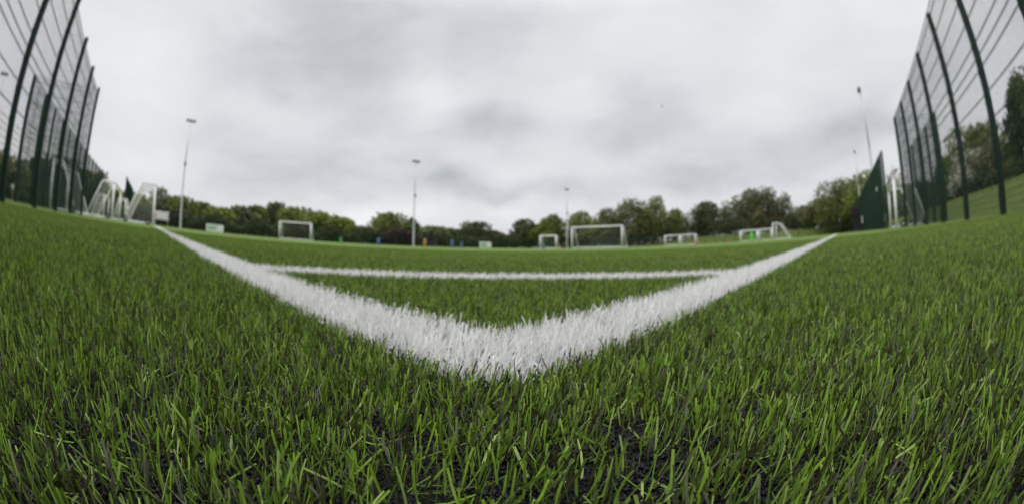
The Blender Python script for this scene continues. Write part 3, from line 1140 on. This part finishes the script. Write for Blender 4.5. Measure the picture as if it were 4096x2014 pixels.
def hedge(label, path, h, depth, colour, n, leaf=0.26):
    """dense run of undergrowth along a path of (x, y)"""
    pts = [Vector(p).to_2d() for p in path]
    seg = [(pts[i], pts[i + 1]) for i in range(len(pts) - 1)]
    ln = np.array([(b - a).length for a, b in seg])
    k = rng.choice(len(seg), n, p=ln / ln.sum())
    f = rng.uniform(0, 1, n)
    A = np.array([tuple(a) for a, _ in seg])[k]
    B = np.array([tuple(b) for _, b in seg])[k]
    xy = A + (B - A) * f[:, None]
    nrm = np.stack([-(B - A)[:, 1], (B - A)[:, 0]], 1) / ln[k][:, None]
    along = np.cumsum(np.r_[0, ln])[k] + f * ln[k]
    top = h * (0.80 + 0.16 * np.sin(along * 0.9) + 0.12 * np.sin(along * 0.37 + 1) + 0.08 * np.sin(along * 2.3))
    q = rng.uniform(-1, 1, n)
    xy = xy + nrm * (q * depth)[:, None]
    zz = rng.uniform(0.0, 1.0, n) ** 0.8 * top * np.sqrt(np.clip(1 - q * q * 0.6, 0, 1))
    s, t = xy @ U, xy @ V
    P = np.concatenate([xy, (terrain(s, t) + zz)[:, None]], 1)
    o = Vector((float(P[:, 0].mean()), float(P[:, 1].mean()), 0))
    pal = np.array(GREENS[colour])
    c = 1.35 * pal[rng.choice(3, n)] * (1 + 0.25 * np.sin(along * 0.8))[:, None]
    v, f2, cc = leaf_cards(P - np.array(o), leaf, c)
    ob = link('hedge', np_mesh('hedge', v, f2, M['leaf'], cc))
    ob.location = o
    return tag(ob, label, 'hedge', 'hedges behind the fences')


T = tree
# left, seen through the mesh
T('broadleaf_tree', 'dark brownish tree at the left edge of the photo, behind the mesh', -74.0, 46, 4.6, 5.1, 'brown')
T('broadleaf_tree', 'low olive tree behind the sign post at far left', -70.9, 52, 3.4, 4.1, 'olive')
T('broadleaf_tree', 'dark tree behind the back fence of the left recess', -66.4, 60, 5.0, 5.9, 'dark')
T('broadleaf_tree', 'dark green tree seen through the left recess fence nearest its corner', -63.6, 62, 5.7, 5.4, 'dark')
T('broadleaf_tree', 'olive tree above the stored goals in the left recess', -60.2, 66, 4.9, 5.4, 'olive')
T('broadleaf_tree', 'round green tree seen between the posts of the recess goals', -56.6, 74, 3.5, 4.4, 'spring')
T('broadleaf_tree', 'feathery half-bare tree right behind the tall recess goal', -57.8, 80, 5.2, 2.9, 'bare', n=700)
T('broadleaf_tree', 'olive tree hidden behind the net of the goal on the line', -53.0, 78, 3.3, 5.4, 'olive')
T('broadleaf_tree', 'pale half-bare tree just right of the goal on the line', -49.3, 82, 4.45, 4.2, 'grey', n=1500)
# left of centre behind the far side
T('broadleaf_tree', 'spring green tree behind the leftmost mast', -46.4, 82, 3.7, 5.4, 'spring')
T('broadleaf_tree', 'dark topped tree right of the leftmost mast', -43.7, 84, 3.35, 3.6, 'dark')
T('broadleaf_tree', 'small green tree above the striped board', -40.7, 82, 3.0, 4.4, 'spring')
T('broadleaf_tree', 'greyish green tree between the striped board and the lone goal', -38.2, 84, 3.4, 3.8, 'grey')
T('broadleaf_tree', 'olive tree left of the tallest clump over the lone goal', -36.0, 86, 3.7, 3.6, 'olive')
T('broadleaf_tree', 'tall dark tree over the left post of the lone goal', -33.2, 88, 4.35, 4.4, 'dark')
T('broadleaf_tree', 'bright green tree directly over the lone goal', -31.0, 84, 4.0, 4.9, 'spring')
T('broadleaf_tree', 'copper leaved tree low behind the lone goal', -30.3, 80, 2.3, 2.6, 'copper')
T('broadleaf_tree', 'spring green tree right of the lone goal', -27.2, 86, 3.65, 4.9, 'spring')
T('broadleaf_tree', 'yellowish green tree above the green cone', -24.6, 88, 3.1, 3.6, 'spring')
T('broadleaf_tree', 'thin greyish bush right of the green cone', -22.0, 92, 2.2, 3.6, 'grey', n=1500)
T('broadleaf_tree', 'tall olive tree left of the central mast', -18.6, 92, 4.1, 5.6, 'olive')
T('broadleaf_tree', 'copper leaved bush beside the central mast', -17.0, 86, 2.0, 3.8, 'copper')
T('broadleaf_tree', 'dark round tree touching the central mast', -15.6, 98, 3.5, 2.9, 'dark')
# centre
T('broadleaf_tree', 'low dark tree behind the narrow black bunched net', -12.9, 108, 2.6, 5.4, 'olive')
T('broadleaf_tree', 'low dark tree between the two blue cones and the black net', -10.6, 112, 2.4, 4.4, 'dark')
T('broadleaf_tree', 'double crowned dark tree behind the blue cones', -7.4, 114, 3.35, 5.4, 'dark')
T('broadleaf_tree', 'brownish tree sloping down to the lowest point of the tree line', -5.0, 118, 2.2, 3.8, 'brown')
T('broadleaf_tree', 'lowest dark tree in the middle gap of the tree line', -3.2, 122, 1.7, 5.1, 'dark')
T('broadleaf_tree', 'rounded dark tree just right of the middle gap', -1.0, 118, 3.75, 5.1, 'dark')
T('broadleaf_tree', 'spring green tree behind the smallest single goal', 1.2, 116, 3.4, 4.1, 'spring')
T('broadleaf_tree', 'olive tree left of the distant mast', 2.4, 118, 4.35, 4.6, 'olive')
T('broadleaf_tree', 'rounded green tree over the left post of the largest free goal', 6.2, 124, 4.65, 5.9, 'spring')
T('broadleaf_tree', 'brown olive tree over the crossbar of the largest free goal', 9.4, 124, 5.0, 5.9, 'brown', n=4480)
T('broadleaf_tree', 'tall brown olive tree over the right post of the largest free goal', 12.4, 122, 6.2, 6.7, 'brown', n=5040)
T('broadleaf_tree', 'tall olive tree left of the low paired goals', 15.2, 122, 6.35, 6.4, 'olive', n=5040)
T('broadleaf_tree', 'lower olive tree above the low paired goals', 18.0, 122, 4.6, 4.9, 'olive')
T('broadleaf_tree', 'rounded dark green tree above the red cone', 22.2, 122, 5.25, 6.7, 'dark', n=5040)
T('broadleaf_tree', 'pale half-bare tree between the rounded one and the tallest clump', 25.2, 128, 5.3, 4.6, 'grey', n=1700)
T('broadleaf_tree', 'tall brown olive tree above the lime green cone', 27.8, 122, 6.45, 6.4, 'brown', n=5040)
T('broadleaf_tree', 'tallest airy tree left above the goal seen side-on', 30.2, 124, 6.6, 5.9, 'brown', n=4480)
T('broadleaf_tree', 'feathery pale tree right above the goal seen side-on', 32.6, 126, 5.8, 4.1, 'grey', n=1500)
T('broadleaf_tree', 'low brownish tree left of the broad oak', 34.8, 124, 3.8, 5.9, 'brown')
T('broadleaf_tree', 'brown green tree at the left foot of the broad oak', 37.3, 112, 4.4, 5.6, 'brown')
T('broadleaf_tree', 'broad green oak behind the left edge of the dark wedge', 40.2, 104, 6.5, 7.9, 'olive', n=7000)
T('broadleaf_tree', 'bright green tree half hidden by the dark wedge', 43.8, 100, 7.2, 7.9, 'spring', n=5880)
T('broadleaf_tree', 'thin half-bare tree above the stored goals in the right recess', 47.6, 84, 7.2, 2.9, 'bare', n=520)
# right, behind the near fence
T('broadleaf_tree', 'dark tree at the back of the right recess', 50.5, 70, 4.8, 6.4, 'dark', n=4480)
T('conifer_tree', 'small dark conifer between the recess and the blossom tree', 54.9, 58, 7.0, 2.4, 'dark', n=4200, conic=0.6)
T('broadleaf_tree', 'olive tree left of the blossom tree behind the right fence', 56.6, 56, 7.0, 4.1, 'olive', n=5040, leaf=0.2)
T('broadleaf_tree', 'hawthorn in pale blossom behind the right fence', 58.9, 46, 7.4, 3.8, 'blossom', n=7279, leaf=0.13, base=0.05)
T('broadleaf_tree', 'tall olive tree rising behind the hawthorn in blossom', 60.2, 54, 10.1, 5.9, 'olive', n=9800, leaf=0.19)
T('broadleaf_tree', 'brownish bush between the hawthorn and the tallest dark tree', 62.6, 44, 7.6, 2.9, 'brown', n=5040, leaf=0.16, base=0.03)
T('broadleaf_tree', 'tallest dark tree behind the right fence', 67.6, 40, 13.9, 3.0, 'dark', n=12600, leaf=0.17)
T('broadleaf_tree', 'second tall dark tree at the right edge of the photo', 72.2, 40, 14.5, 5.6, 'dark', n=12600, leaf=0.17)
T('broadleaf_tree', 'flowering bush at the foot of the right edge trees', 70.0, 34, 6.6, 2.4, 'blossom', n=5880, leaf=0.12, base=0.03)

hedge('dark undergrowth along the far side behind the low fence', [AZ(-58, 76), AZ(-46, 76), AZ(-30, 80), AZ(-16, 92), AZ(-6, 106)], 3.2, 2.0, 'dark', 19000)
hedge('dark undergrowth along the far end on top of the bank', [AZ(-7, 112), AZ(5, 122), AZ(13, 119), AZ(24, 118), AZ(34, 119), AZ(41, 116)], 4.2, 2.2, 'dark', 20000)
hedge('dark undergrowth on the bank behind the right fence', [AZ(47, 92), AZ(51, 64), AZ(56, 50), AZ(61, 43), AZ(67, 36), AZ(75, 33)], 2.1, 1.4, 'dark', 12000, 0.2)
hedge('dark undergrowth behind the left recess and fence', [AZ(-59, 70), AZ(-63, 60), AZ(-68, 54), AZ(-77, 46)], 1.7, 1.5, 'dark', 8000)

# ------------------------------------------------------------------ render settings
scn.render.engine = 'CYCLES'
scn.cycles.max_bounces = 8
scn.cycles.diffuse_bounces = 6
scn.cycles.glossy_bounces = 2
scn.cycles.transmission_bounces = 3
scn.cycles.transparent_max_bounces = 4
scn.cycles.caustics_reflective = False
scn.cycles.caustics_refractive = False
